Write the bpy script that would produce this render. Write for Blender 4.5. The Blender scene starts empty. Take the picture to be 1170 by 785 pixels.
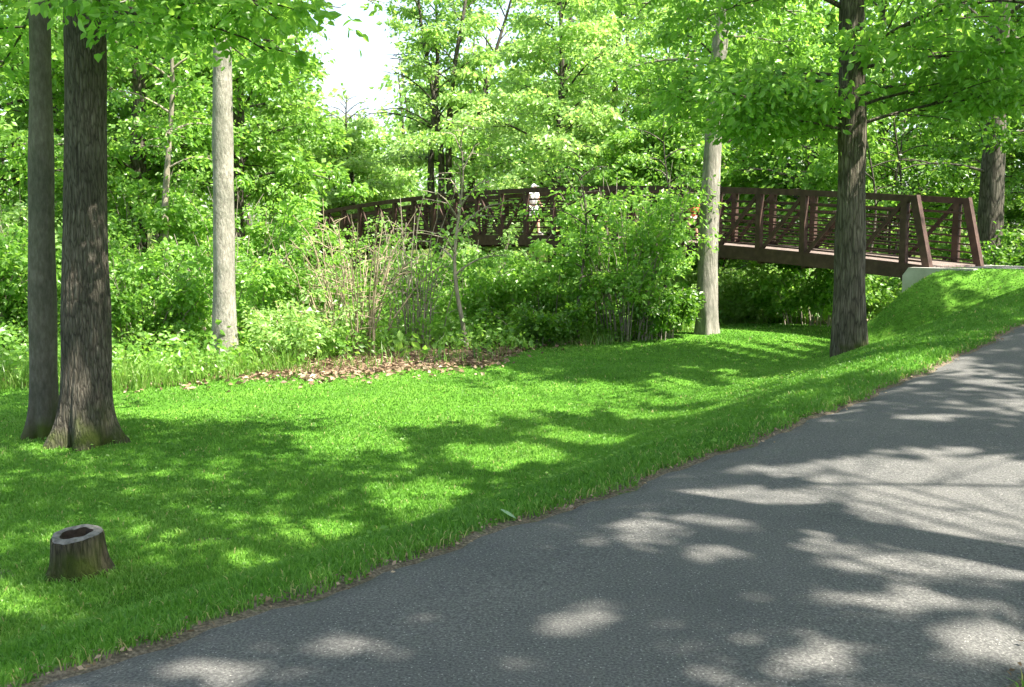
# Wooded park: steel truss footbridge, mown lawn, asphalt path.  All units metres; eye at (0,0,1.6).
import bpy, math, random
import numpy as np
from mathutils import Vector
rs = np.random.RandomState
scene = bpy.context.scene
COL = scene.collection

# ------------------------------------------------------------------ terrain
def sm(a,b,x):
    t=np.clip((x-a)/(b-a),0,1); return t*t*(3-2*t)
PD=np.array([.65,.76]); PE=np.array([-1.72,3.42]); PW=2.68
U=np.array([-.631,.776]); NB=np.array([.776,.631]); B0=np.array([9.36,22.5]); BW=2.4
def path_tq(x,y):
    dx=x-PE[0]; dy=y-PE[1]
    return dx*PD[0]+dy*PD[1], -dx*PD[1]+dy*PD[0]
def path_z(t):
    return np.minimum(.0037*np.maximum(0,t-3)**2,.9)
def bridge_sp(x,y):
    dx=x-B0[0]; dy=y-B0[1]
    return dx*U[0]+dy*U[1], dx*NB[0]+dy*NB[1]
def terrain(x,y):
    x=np.asarray(x,float); y=np.asarray(y,float)
    t,q=path_tq(x,y); s,p=bridge_sp(x,y)
    low=-1.0+.22*np.exp(-((x-5)**2+(y-26)**2)/30)
    low=low-1.7*np.exp(-((s-16)/5.5)**2)*sm(-9,-2,p)
    low=low+1.9*sm(24,33,s)*sm(-14,-4,p)             # far bank
    low=low+.012*np.maximum(0,np.hypot(x,y)-45)
    low=low+.03*np.sin(x*.47+1)*np.cos(y*.39)+.015*np.sin(x*1.3)*np.sin(y*1.1+.5)
    W=3.0+2.4*sm(2,16,t)
    e1=np.maximum(q,0); f1=1-sm(0,1,e1/W); z1=low+(path_z(t)-low)*f1
    # approach corridor: from the bridge end back along -U
    ds=np.maximum(s+.65,0); dp=np.maximum(np.maximum(-p,p-BW),0)
    e2=np.hypot(ds*2.2,dp); f2=1-sm(0,1,e2/4.6); z2=low+(.9-low)*f2
    z2=np.where((p>-.22)&(p<BW+.22)&(s<-.1)&(s>-3),np.maximum(z2,.88),z2)
    z=np.maximum(z1,z2)
    right=path_z(t)+.03*np.maximum(0,-q-PW)
    z=np.where(q<0,np.maximum(right,z2),z)
    return z

SUN_EL = math.radians(58.0)
SH = np.array([.862, -.507])                       # horizontal direction towards the sun
SUN = np.array([math.cos(SUN_EL)*SH[0], math.cos(SUN_EL)*SH[1], math.sin(SUN_EL)])
SUN /= np.linalg.norm(SUN)

def edge_wob(t):
    return .035*np.sin(t*3.1)+.03*np.sin(t*7.7+1)+.018*np.sin(t*19.3+.4)

WB = np.array([(-60,17.5),(-14,17.2),(-8.85,17.0),(-6.84,16.95),(-5.6,18.0),(-4.69,18.5),(-2.5,19.4),(-.45,20.4),(.72,23.0),(3,23.8),
               (4.74,26.0),(6,28.5),(9,30),(20,34),(60,40)])
def wood_edge(x):
    x = np.asarray(x, float)
    return np.interp(x, WB[:,0], WB[:,1]) + .22*np.sin(x*2.3)+.12*np.sin(x*5.9+1)
def lawn_mask(x, y):
    s, p = bridge_sp(x, y)
    m = sm(-.25, .25, wood_edge(x)-y)
    m = m*(1-sm(3.2, 4.4, p)*(1-sm(5, 9, -s)))          # woods behind the far truss
    return m

# ------------------------------------------------------------------ mesh helpers
def make_mesh(name, V, faces, mat, smooth=False, attrs=None):
    """faces: list of int arrays (N,k)"""
    me = bpy.data.meshes.new(name)
    V = np.asarray(V, np.float32)
    me.vertices.add(len(V)); me.vertices.foreach_set('co', V.ravel())
    faces = [np.asarray(f, np.int32) for f in faces if len(f)]
    loops = np.concatenate([f.ravel() for f in faces])
    tot = np.concatenate([np.full(len(f), f.shape[1], np.int32) for f in faces])
    st = np.concatenate([[0], np.cumsum(tot)[:-1]]).astype(np.int32)
    me.loops.add(len(loops)); me.loops.foreach_set('vertex_index', loops)
    me.polygons.add(len(tot)); me.polygons.foreach_set('loop_start', st); me.polygons.foreach_set('loop_total', tot)
    me.polygons.foreach_set('use_smooth', np.full(len(tot), bool(smooth)))
    for k, a in (attrs or {}).items():
        at = me.attributes.new(k, 'FLOAT', 'POINT'); at.data.foreach_set('value', np.asarray(a, np.float32))
    me.update(calc_edges=True)
    if mat: me.materials.append(mat)
    return me

def link(name, data, parent=None, loc=(0,0,0), **kw):
    o = bpy.data.objects.new(name, data); COL.objects.link(o); o.location = loc
    if parent: o.parent = parent
    for k, v in kw.items():
        if v: o[k] = v
    return o

class MB:
    def __init__(s): s.V=[]; s.Q=[]; s.T=[]; s.n=0; s.N=[]
    def add(s, V, Q=None, T=None):
        V=np.asarray(V,float)
        if Q is not None and len(Q): s.Q.append(np.asarray(Q)+s.n)
        if T is not None and len(T): s.T.append(np.asarray(T)+s.n)
        s.V.append(V); s.n+=len(V)
    def ngon(s, idx): s.N.append(np.asarray([idx]))
    def bar(s, a, b, w, h, up=(0,0,1)):
        a=np.asarray(a,float); b=np.asarray(b,float); d=b-a; d/=np.linalg.norm(d)
        up=np.asarray(up,float); sd=np.cross(d,up); sd/=np.linalg.norm(sd); u=np.cross(sd,d)
        V=[]
        for c in (a,b):
            for i,j in ((-1,-1),(1,-1),(1,1),(-1,1)): V.append(c+sd*i*w/2+u*j*h/2)
        s.add(V,[(0,3,2,1),(4,5,6,7),(0,1,5,4),(1,2,6,5),(2,3,7,6),(3,0,4,7)])
    def tube(s, P, R, n=8, cap=True):
        P=np.asarray(P,float); R=np.broadcast_to(np.asarray(R,float),(len(P),))
        T=np.gradient(P,axis=0); T/=np.linalg.norm(T,axis=1)[:,None]+1e-9
        ref=np.array([.31,.95,.05]) if abs(T[0][2])>.6 else np.array([0,0,1.])
        A=np.cross(T,ref); A/=np.linalg.norm(A,axis=1)[:,None]+1e-9; B=np.cross(T,A)
        th=np.arange(n)*2*math.pi/n
        V=P[:,None]+R[:,None,None]*(A[:,None]*np.cos(th)[None,:,None]+B[:,None]*np.sin(th)[None,:,None])
        m=len(P); i=np.arange(m-1)[:,None]*n; k=np.arange(n)[None]; k2=(k+1)%n
        Q=np.stack([i+k,i+n+k,i+n+k2,i+k2],-1).reshape(-1,4)
        V=V.reshape(-1,3)
        T_=[]
        if cap:
            V=np.vstack([V,P[-1]]); e=(m-1)*n
            T_=[(e+j,m*n,e+(j+1)%n) for j in range(n)]
        s.add(V,Q,T_)
    def build(s, name, mat, smooth=False, attrs=None):
        f=[]
        if s.Q: f.append(np.vstack(s.Q))
        if s.T: f.append(np.vstack(s.T))
        f+=s.N
        return make_mesh(name, np.vstack(s.V), f, mat, smooth, attrs)

# ------------------------------------------------------------------ materials
def newmat(name):
    m=bpy.data.materials.new(name); m.use_nodes=True; nt=m.node_tree; nt.nodes.clear()
    return m, nt, nt.nodes, nt.links
def N(nt, t, **kw):
    n=nt.nodes.new(t)
    for k,v in kw.items():
        if k in n.inputs: n.inputs[k].default_value=v
        else: setattr(n,k,v)
    return n
def ramp(nt, stops):
    r=nt.nodes.new('ShaderNodeValToRGB'); e=r.color_ramp.elements
    while len(e)<len(stops): e.new(.5)
    for i,(p,c) in enumerate(stops): e[i].position=p; e[i].color=(*c,1)
    return r
def out(nt, sh):
    o=nt.nodes.new('ShaderNodeOutputMaterial'); nt.links.new(sh,o.inputs['Surface']); return o

def leaf_mat(name, stops, trans=.56, tgain=(1.6,1.5,1.0), gloss=.035, rough=.38):
    m,nt,ns,L=newmat(name)
    at=N(nt,'ShaderNodeAttribute',attribute_name='tint')
    r=ramp(nt,stops); L.new(at.outputs['Fac'],r.inputs[0])
    mul=N(nt,'ShaderNodeMix',data_type='RGBA',blend_type='MULTIPLY'); mul.inputs[0].default_value=1
    L.new(r.outputs[0],mul.inputs[6]); mul.inputs[7].default_value=(*tgain,1)
    d=N(nt,'ShaderNodeBsdfDiffuse'); t=N(nt,'ShaderNodeBsdfTranslucent')
    L.new(r.outputs[0],d.inputs[0]); L.new(mul.outputs[2],t.inputs[0])
    mx=N(nt,'ShaderNodeMixShader'); mx.inputs[0].default_value=trans
    L.new(d.outputs[0],mx.inputs[1]); L.new(t.outputs[0],mx.inputs[2])
    g=N(nt,'ShaderNodeBsdfGlossy',Roughness=rough); mg=N(nt,'ShaderNodeMixShader'); mg.inputs[0].default_value=gloss
    L.new(mx.outputs[0],mg.inputs[1]); L.new(g.outputs[0],mg.inputs[2]); out(nt,mg.outputs[0])
    return m
LEAF_MID  = leaf_mat('leaf_mid',[(0,(.085,.195,.03)),(.5,(.165,.33,.055)),(1,(.26,.44,.09))])
LEAF_DEEP = leaf_mat('leaf_deep',[(0,(.045,.125,.014)),(.5,(.09,.215,.022)),(1,(.16,.31,.035))])
LEAF_YEL  = leaf_mat('leaf_yellow',[(0,(.17,.31,.08)),(.5,(.27,.44,.13)),(1,(.37,.55,.21))])
LEAF_FRESH= leaf_mat('leaf_fresh',[(0,(.10,.235,.03)),(.5,(.185,.37,.06)),(1,(.29,.49,.11))])
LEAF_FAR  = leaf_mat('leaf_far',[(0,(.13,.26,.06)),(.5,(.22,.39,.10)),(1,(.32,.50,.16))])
GRASS_M   = leaf_mat('grass_blade',[(0,(.045,.14,.016)),(.5,(.13,.28,.042)),(.93,(.25,.40,.09)),(1,(.38,.36,.16))],trans=.4,gloss=.02,tgain=(1.45,1.5,1.0))
WEED_M    = leaf_mat('weed_blade',[(0,(.08,.19,.02)),(.6,(.14,.28,.04)),(1,(.28,.33,.12))],trans=.4)
DRY_M     = leaf_mat('dry_leaf',[(0,(.095,.062,.038)),(.5,(.21,.145,.09)),(1,(.38,.29,.20))],trans=.15,tgain=(1,1,1),gloss=.02)
PALE_M    = leaf_mat('pale_leaf',[(0,(.25,.38,.22)),(1,(.25,.38,.22))],trans=.2)

def bark_mat(name, c0, c1, c2, sx=9., sz=1.4, bump=.6, moss=0., fissure=True):
    m,nt,ns,L=newmat(name)
    tc=N(nt,'ShaderNodeTexCoord'); mp=N(nt,'ShaderNodeMapping'); mp.inputs['Scale'].default_value=(sx,sx,sz)
    L.new(tc.outputs['Object'],mp.inputs[0])
    n1=N(nt,'ShaderNodeTexNoise',Scale=1.6,Detail=6.,Roughness=.65); L.new(mp.outputs[0],n1.inputs[0])
    vo=N(nt,'ShaderNodeTexVoronoi',feature='DISTANCE_TO_EDGE',Scale=1.5); 
    wob=N(nt,'ShaderNodeMixRGB',blend_type='ADD'); wob.inputs[0].default_value=.55
    L.new(mp.outputs[0],wob.inputs[1]); L.new(n1.outputs['Color'],wob.inputs[2]); L.new(wob.outputs[0],vo.inputs[0])
    n2=N(nt,'ShaderNodeTexNoise',Scale=2.2,Detail=3.); L.new(tc.outputs['Object'],n2.inputs[0])
    r=ramp(nt,[(.28,c0),(.5,c1),(.72,c2)]); L.new(n1.outputs[0],r.inputs[0])
    r2=ramp(nt,[(0,(.28,.27,.26)),(.16,(1,1,1))]); L.new(vo.outputs[0],r2.inputs[0])
    mul=N(nt,'ShaderNodeMixRGB',blend_type='MULTIPLY'); mul.inputs[0].default_value=.85 if fissure else .15
    L.new(r.outputs[0],mul.inputs[1]); L.new(r2.outputs[0],mul.inputs[2])
    r3=ramp(nt,[(.35,(.72,.74,.7)),(.65,(1.15,1.12,1.1))]); L.new(n2.outputs[0],r3.inputs[0])
    mu2=N(nt,'ShaderNodeMixRGB',blend_type='MULTIPLY'); mu2.inputs[0].default_value=1
    L.new(mul.outputs[0],mu2.inputs[1]); L.new(r3.outputs[0],mu2.inputs[2])
    col=mu2.outputs[0]
    if moss:
        sp=N(nt,'ShaderNodeSeparateXYZ'); L.new(tc.outputs['Object'],sp.inputs[0])
        mr=N(nt,'ShaderNodeMapRange'); mr.inputs[1].default_value=.15; mr.inputs[2].default_value=moss; mr.inputs[3].default_value=1; mr.inputs[4].default_value=0
        L.new(sp.outputs[2],mr.inputs[0])
        mm=N(nt,'ShaderNodeMath',operation='MULTIPLY'); L.new(mr.outputs[0],mm.inputs[0])
        rm=ramp(nt,[(.42,(0,0,0)),(.6,(1,1,1))]); L.new(n2.outputs[0],rm.inputs[0]); L.new(rm.outputs[0],mm.inputs[1])
        mi=N(nt,'ShaderNodeMixRGB'); L.new(mm.outputs[0],mi.inputs[0]); L.new(col,mi.inputs[1]); mi.inputs[2].default_value=(.05,.07,.012,1); col=mi.outputs[0]
    b=N(nt,'ShaderNodeBsdfPrincipled',Roughness=.9); b.inputs['Specular IOR Level'].default_value=.2
    L.new(col,b.inputs['Base Color'])
    ad=N(nt,'ShaderNodeMath',operation='MULTIPLY_ADD'); L.new(vo.outputs[0],ad.inputs[0]); ad.inputs[1].default_value=1.2 if fissure else .2; L.new(n1.outputs[0],ad.inputs[2])
    bp=N(nt,'ShaderNodeBump',Strength=bump,Distance=.05); L.new(ad.outputs[0],bp.inputs['Height']); L.new(bp.outputs[0],b.inputs['Normal'])
    out(nt,b.outputs[0]); return m
BARK_DARK = bark_mat('bark_furrowed',(.06,.052,.042),(.11,.098,.08),(.18,.165,.14),sx=19,sz=3.0,bump=.9,moss=.7)
BARK_SLIM = bark_mat('bark_slim',(.07,.065,.052),(.105,.098,.08),(.15,.14,.12),sx=16,sz=5,bump=.45,moss=.6,fissure=False)
BARK_PALE = bark_mat('bark_pale',(.16,.148,.128),(.275,.26,.23),(.39,.37,.335),sx=14,sz=4.5,bump=.7,fissure=False)
BARK_GREY = bark_mat('bark_grey',(.15,.14,.12),(.25,.235,.208),(.36,.335,.30),sx=12,sz=2.4,bump=.6,fissure=False)
BARK_BROWN= bark_mat('bark_brown',(.075,.063,.048),(.135,.117,.092),(.22,.197,.162),sx=12,sz=1.6,bump=.9,moss=.3)
BARK_BACK = bark_mat('bark_back',(.06,.055,.045),(.10,.09,.075),(.17,.155,.13),sx=8,sz=1.5,bump=.4)
STEM_TAN  = bark_mat('stem_tan',(.19,.15,.10),(.31,.255,.175),(.46,.39,.28),sx=20,sz=4,bump=.1,fissure=False)
STEM_GREY = bark_mat('stem_grey',(.18,.15,.12),(.28,.245,.20),(.38,.35,.30),sx=20,sz=4,bump=.1,fissure=False)

def simple_noise_mat(name, stops, scale=8., detail=6., rough=.8, bump=.2, dist=.01, metallic=0., spec=.3, stretch=(1,1,1)):
    m,nt,ns,L=newmat(name)
    tc=N(nt,'ShaderNodeTexCoord'); mp=N(nt,'ShaderNodeMapping'); mp.inputs['Scale'].default_value=stretch; L.new(tc.outputs['Object'],mp.inputs[0])
    n=N(nt,'ShaderNodeTexNoise',Scale=scale,Detail=detail,Roughness=.6); L.new(mp.outputs[0],n.inputs[0])
    r=ramp(nt,stops); L.new(n.outputs[0],r.inputs[0])
    b=N(nt,'ShaderNodeBsdfPrincipled',Roughness=rough,Metallic=metallic); b.inputs['Specular IOR Level'].default_value=spec
    L.new(r.outputs[0],b.inputs['Base Color'])
    if bump:
        bp=N(nt,'ShaderNodeBump',Strength=bump,Distance=dist); L.new(n.outputs[0],bp.inputs['Height']); L.new(bp.outputs[0],b.inputs['Normal'])
    out(nt,b.outputs[0]); return m
RUST = simple_noise_mat('weathering_steel',[(.3,(.042,.024,.019)),(.5,(.066,.037,.029)),(.7,(.098,.058,.046))],scale=5,rough=.75,bump=.15)
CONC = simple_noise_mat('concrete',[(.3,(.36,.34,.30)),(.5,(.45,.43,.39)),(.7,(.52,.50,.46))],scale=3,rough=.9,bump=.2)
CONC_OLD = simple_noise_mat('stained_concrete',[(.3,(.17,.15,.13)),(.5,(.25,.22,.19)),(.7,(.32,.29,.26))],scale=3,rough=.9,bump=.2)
DECKM= simple_noise_mat('deck_boards',[(.3,(.11,.08,.07)),(.5,(.16,.125,.108)),(.7,(.22,.175,.155))],scale=6,rough=.85,bump=.2)
SKIN = simple_noise_mat('skin',[(.3,(.52,.30,.21)),(.7,(.58,.35,.25))],scale=6,rough=.6,bump=0)
WHITE= simple_noise_mat('white_cloth',[(.3,(.74,.73,.72)),(.7,(.80,.79,.78))],scale=9,rough=.9,bump=.2)
PINKW= simple_noise_mat('pale_shirt',[(.3,(.72,.66,.64)),(.7,(.80,.75,.73))],scale=9,rough=.9,bump=.2)
CAMO = simple_noise_mat('patterned_shorts',[(.40,(.10,.13,.14)),(.5,(.45,.46,.45)),(.58,(.75,.74,.70))],scale=14,detail=2,rough=.9,bump=0)
ORANGE=simple_noise_mat('orange_cloth',[(.3,(.62,.16,.05)),(.7,(.70,.22,.09))],scale=9,rough=.9,bump=.1)
PINK = simple_noise_mat('pink_cloth',[(.3,(.68,.42,.40)),(.7,(.74,.50,.47))],scale=9,rough=.9,bump=.1)
HAIR = simple_noise_mat('hair',[(.3,(.10,.06,.035)),(.7,(.16,.10,.06))],scale=30,rough=.7,bump=.2)
SHOE = simple_noise_mat('shoe',[(.3,(.6,.6,.6)),(.7,(.7,.7,.7))],scale=9,rough=.7,bump=0)
STUMPM=bark_mat('stump_bark',(.045,.036,.026),(.10,.085,.06),(.20,.175,.12),sx=16,sz=2.4,bump=.9,moss=.35)
CUTM = simple_noise_mat('weathered_cut_wood',[(.3,(.06,.057,.05)),(.5,(.14,.134,.12)),(.7,(.22,.21,.19))],scale=22,rough=.95,bump=.6)
ROTM = simple_noise_mat('rotten_wood',[(.3,(.012,.009,.006)),(.7,(.05,.037,.025))],scale=20,rough=1,bump=.6)

def ground_material():
    m,nt,ns,L=newmat('ground_soil_and_turf')
    tc=N(nt,'ShaderNodeTexCoord')
    def noise(s,d=5.): 
        n=N(nt,'ShaderNodeTexNoise',Scale=s,Detail=d,Roughness=.6); L.new(tc.outputs['Object'],n.inputs[0]); return n
    def mix(f,a,b):
        x=N(nt,'ShaderNodeMixRGB'); L.new(f,x.inputs[0]); L.new(a,x.inputs[1]); L.new(b,x.inputs[2]); return x.outputs[0]
    n1=noise(.8); n2=noise(14.); n3=noise(60.,2.)
    turf=ramp(nt,[(.3,(.045,.13,.012)),(.5,(.08,.20,.02)),(.72,(.125,.26,.035))]); L.new(n1.outputs[0],turf.inputs[0])
    tf=ramp(nt,[(.3,(.6,.6,.55)),(.7,(1.25,1.25,1.2))]); L.new(n2.outputs[0],tf.inputs[0])
    tm=N(nt,'ShaderNodeMixRGB',blend_type='MULTIPLY'); tm.inputs[0].default_value=1; L.new(turf.outputs[0],tm.inputs[1]); L.new(tf.outputs[0],tm.inputs[2])
    wood=ramp(nt,[(.32,(.035,.05,.012)),(.5,(.06,.10,.018)),(.62,(.13,.10,.055)),(.75,(.17,.12,.07))]); L.new(n2.outputs[0],wood.inputs[0])
    lit=ramp(nt,[(.3,(.11,.065,.035)),(.5,(.22,.135,.08)),(.7,(.36,.25,.17))]); L.new(n3.outputs[0],lit.inputs[0])
    soil=ramp(nt,[(.3,(.07,.06,.045)),(.5,(.14,.115,.085)),(.7,(.24,.20,.15))]); L.new(n3.outputs[0],soil.inputs[0])
    def att(nm):
        a=N(nt,'ShaderNodeAttribute',attribute_name=nm); return a.outputs['Fac']
    def noisy(f):
        a=N(nt,'ShaderNodeMath',operation='ADD'); L.new(f,a.inputs[0])
        b=N(nt,'ShaderNodeMath',operation='MULTIPLY_ADD'); L.new(n2.outputs[0],b.inputs[0]); b.inputs[1].default_value=.9; b.inputs[2].default_value=-.45
        L.new(b.outputs[0],a.inputs[1])
        r=ramp(nt,[(.4,(0,0,0)),(.6,(1,1,1))]); L.new(a.outputs[0],r.inputs[0]); return r.outputs[0]
    c=mix(noisy(att('lawn')),wood.outputs[0],tm.outputs[0])
    c=mix(noisy(att('litter')),c,lit.outputs[0])
    c=mix(noisy(att('soil')),c,soil.outputs[0])
    b=N(nt,'ShaderNodeBsdfPrincipled',Roughness=1.); b.inputs['Specular IOR Level'].default_value=.1
    L.new(c,b.inputs['Base Color'])
    bp=N(nt,'ShaderNodeBump',Strength=.6,Distance=.04); L.new(n2.outputs[0],bp.inputs['Height']); L.new(bp.outputs[0],b.inputs['Normal'])
    out(nt,b.outputs[0]); return m
def asphalt_material():
    m,nt,ns,L=newmat('worn_asphalt')
    tc=N(nt,'ShaderNodeTexCoord')
    def noise(s,d=3.): 
        n=N(nt,'ShaderNodeTexNoise',Scale=s,Detail=d,Roughness=.65); L.new(tc.outputs['Object'],n.inputs[0]); return n
    big=noise(.9,4.); fine=noise(85.,3.); 
    vo=N(nt,'ShaderNodeTexVoronoi',Scale=95.); L.new(tc.outputs['Object'],vo.inputs[0])
    r=ramp(nt,[(.28,(.042,.042,.041)),(.5,(.10,.099,.096)),(.72,(.19,.187,.178))]); L.new(fine.outputs[0],r.inputs[0])
    rb=ramp(nt,[(.3,(.82,.83,.85)),(.7,(1.14,1.12,1.1))]); L.new(big.outputs[0],rb.inputs[0])
    mu=N(nt,'ShaderNodeMixRGB',blend_type='MULTIPLY'); mu.inputs[0].default_value=1; L.new(r.outputs[0],mu.inputs[1]); L.new(rb.outputs[0],mu.inputs[2])
    # pale aggregate chips
    sep=N(nt,'ShaderNodeSeparateColor'); L.new(vo.outputs['Color'],sep.inputs[0])
    g=N(nt,'ShaderNodeMath',operation='GREATER_THAN'); g.inputs[1].default_value=.95; L.new(sep.outputs[0],g.inputs[0])
    d=N(nt,'ShaderNodeMath',operation='LESS_THAN'); d.inputs[1].default_value=.32; L.new(vo.outputs['Distance'],d.inputs[0])
    gd=N(nt,'ShaderNodeMath',operation='MULTIPLY'); L.new(g.outputs[0],gd.inputs[0]); L.new(d.outputs[0],gd.inputs[1])
    mi=N(nt,'ShaderNodeMixRGB'); L.new(gd.outputs[0],mi.inputs[0]); L.new(mu.outputs[0],mi.inputs[1]); mi.inputs[2].default_value=(.32,.31,.29,1)
    b=N(nt,'ShaderNodeBsdfPrincipled',Roughness=.85); b.inputs['Specular IOR Level'].default_value=.25
    L.new(mi.outputs[0],b.inputs['Base Color'])
    bp=N(nt,'ShaderNodeBump',Strength=.8,Distance=.008); L.new(fine.outputs[0],bp.inputs['Height']); L.new(bp.outputs[0],b.inputs['Normal'])
    out(nt,b.outputs[0]); return m

# ------------------------------------------------------------------ ground and path
def axis(lo, hi, c0, c1, fine, coarse_growth=1.18):
    a=list(np.arange(c0,c1+1e-6,fine)); st=fine
    x=c1
    while x<hi: st*=coarse_growth; x+=st; a.append(x)
    st=fine; x=c0
    while x>lo: st*=coarse_growth; x-=st; a.insert(0,x)
    return np.array(a)
gx=axis(-420,420,-14,18,.16); gy=axis(-60,520,1,34,.16)
X,Y=np.meshgrid(gx,gy); Z=terrain(X,Y)
T_,Q_=path_tq(X,Y)
under=sm(-.12,.1,-Q_)*sm(-.12,.1,Q_+PW)
Z=Z-.03*under
ny,nx=X.shape
idx=np.arange(nx*ny).reshape(ny,nx)
quads=np.stack([idx[:-1,:-1],idx[:-1,1:],idx[1:,1:],idx[1:,:-1]],-1).reshape(-1,4)
lawn=lawn_mask(X,Y)
WEg=wood_edge(X)
litter=sm(-.5,.1,Y-WEg)*sm(-3.2,-1.6,WEg-Y)*sm(-5.6,-4.6,X)*sm(.3,-.5,X)
litter=np.maximum(litter,.42*sm(0,.5,Y-WEg)*sm(-4,-1,WEg-Y))
soil=np.clip(sm(-.22,-.02,-np.abs(Q_-.0))+sm(-.22,-.02,-np.abs(Q_+PW)),0,1)*.75
soil=np.maximum(soil,.95*np.exp(-(((X+4.25)/.55)**2+((Y-7.35)/.16)**2)))
soil=np.maximum(soil,.6*np.exp(-(((X+2.6)/.9)**2+((Y-8.35-.22*(X+2.6))/.07)**2)))
gme=make_mesh('ground',np.stack([X,Y,Z],-1).reshape(-1,3),[quads],ground_material(),True,
   {'lawn':lawn.ravel(),'litter':litter.ravel(),'soil':soil.ravel()})
link('ground',gme,kind='structure')

def ribbon(t0,t1,n=260,m=15):
    t=np.linspace(t0,t1,n); u=np.linspace(0,1,m)
    q0=edge_wob(t); q1=-PW+edge_wob(t*1.1+5)
    q=q0[:,None]*(1-u)+q1[:,None]*u
    nrm=np.array([-PD[1],PD[0]])
    x=PE[0]+PD[0]*t[:,None]+nrm[0]*q; y=PE[1]+PD[1]*t[:,None]+nrm[1]*q
    crown=.02*(1-(2*u-1)**2)
    z=path_z(t)[:,None]+np.zeros_like(q)+crown[None]+.004
    z[:,0]-=.03; z[:,-1]-=.03
    i=np.arange(n*m).reshape(n,m)
    return np.stack([x,y,z],-1).reshape(-1,3), np.stack([i[:-1,:-1],i[1:,:-1],i[1:,1:],i[:-1,1:]],-1).reshape(-1,4)
pv,pq=ribbon(-14,60,700)
ASPH=asphalt_material()
link('path',make_mesh('path',pv,[pq[:,::-1]],ASPH,True),kind='structure')
# the spur that climbs to the bridge
n=40; s=-np.linspace(.02,7.0,n); c=np.linspace(.1,BW-.1,6)
sx=B0[0]+U[0]*s[:,None]+NB[0]*c; sy=B0[1]+U[1]*s[:,None]+NB[1]*c
i=np.arange(n*6).reshape(n,6)
link('path',make_mesh('path_spur',np.stack([sx,sy,terrain(sx,sy)+.012],-1).reshape(-1,3),
   [np.stack([i[:-1,:-1],i[1:,:-1],i[1:,1:],i[:-1,1:]],-1).reshape(-1,4)],ASPH,True),kind='structure')

# ------------------------------------------------------------------ sun-fleck map: gaps in the crowns, in ground metres
FLECKS=np.array([(-0.35, 15.7, 3.1, -0.26, -0.03, 1.22), (-4.27, 16.85, 3.3, -0.12, -0.42, 1.7), (3.1, 16.24, 0.61, -1.6, 0.18, 0.93), (2.71, 6.23, 0.61, -0.02, 0.27, 0.64), (2.37, 5.15, 0.51, -0.01, 0.24, 0.55), (2.44, 6.39, 0.4, -0.01, 0.08, 0.22), (2.98, 6.44, 0.51, -0.02, 0.14, 0.31), (2.95, 6.01, 0.37, -0.01, 0.14, 0.3), (2.29, 6.14, 0.33, -0.01, 0.09, 0.25), (1.7, 5.91, 0.26, -0.0, 0.04, 0.15), (1.42, 5.95, 0.32, -0.0, 0.04, 0.16), (0.94, 5.36, 0.24, 0.0, 0.03, 0.15), (0.53, 5.09, 0.14, 0.0, 0.01, 0.09), (1.04, 4.87, 0.13, 0.0, 0.03, 0.12), (2.21, 4.94, 0.49, -0.0, 0.15, 0.35), (2.5, 5.39, 0.43, -0.01, 0.1, 0.23), (2.28, 4.61, 0.21, -0.0, 0.12, 0.24), (1.63, 4.21, 0.27, 0.0, 0.04, 0.09), (0.36, 4.11, 0.11, 0.0, 0.01, 0.14), (0.2, 3.92, 0.14, 0.0, 0.01, 0.11), (-0.35, 4.0, 0.09, 0.0, -0.01, 0.07), (0.02, 3.57, 0.13, 0.0, 0.0, 0.06), (-0.66, 3.71, 0.2, 0.0, -0.01, 0.06), (-1.07, 3.48, 0.13, 0.0, -0.02, 0.07), (1.87, 3.75, 0.21, 0.0, 0.08, 0.17), (1.02, 3.55, 0.16, 0.0, 0.02, 0.06), (2.91, 8.69, 0.22, -0.03, 0.04, 0.11), (3.5, 8.27, 0.36, -0.03, 0.06, 0.14), (4.65, 9.78, 0.24, -0.04, 0.06, 0.14), (2.94, 7.06, 0.37, -0.02, 0.06, 0.16), (0.8, 6.11, 0.11, 0.0, 0.01, 0.08), (1.75, 6.6, 0.23, -0.01, 0.03, 0.12), (2.25, 6.71, 0.36, -0.01, 0.05, 0.14), (-3.29, 16.45, 3.37, -0.16, -0.39, 2.0), (-1.15, 15.13, 1.64, -0.11, -0.11, 1.46), (1.09, 16.41, 1.46, -0.02, 0.06, 0.94), (-2.06, 12.48, 0.83, 0.05, -0.1, 0.64), (-0.16, 11.71, 0.83, -0.11, -0.01, 0.65), (0.85, 12.62, 0.73, -0.52, 0.03, 0.52), (1.94, 14.03, 0.62, -1.34, 0.1, 0.76), (2.9, 15.15, 0.4, -1.78, 0.15, 0.81), (3.92, 15.47, -0.02, -3.1, 0.36, 1.45), (-0.95, 10.03, 0.45, 0.02, -0.03, 0.32), (-1.6, 8.65, 0.39, -0.0, -0.05, 0.25), (-2.03, 7.88, 0.23, 0.01, -0.05, 0.19), (-0.99, 9.52, 0.3, 0.0, -0.02, 0.22), (-3.61, 6.84, 0.25, 0.01, -0.09, 0.17), (-5.81, 12.14, 0.33, -0.01, -0.13, 0.28), (-5.21, 14.79, 0.77, 0.05, -0.23, 0.68), (9.03, 20.75, -5.6, -20.56, 0.21, 0.5), (10.09, 20.33, 0.59, -0.61, 0.59, 1.21), (7.66, 20.4, -1.1, -5.58, 0.11, 0.32), (8.76, 20.08, -6.39, -19.61, 0.08, 0.19), (7.09, 20.04, -0.9, -4.36, 0.74, 2.1), (7.13, 27.38, 1.47, -0.01, 1.51, 5.81), (-2.78, 18.97, 2.55, -0.14, -0.16, 1.12), (-6.36, 18.6, 1.29, 0.06, -0.28, 0.84)])
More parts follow.
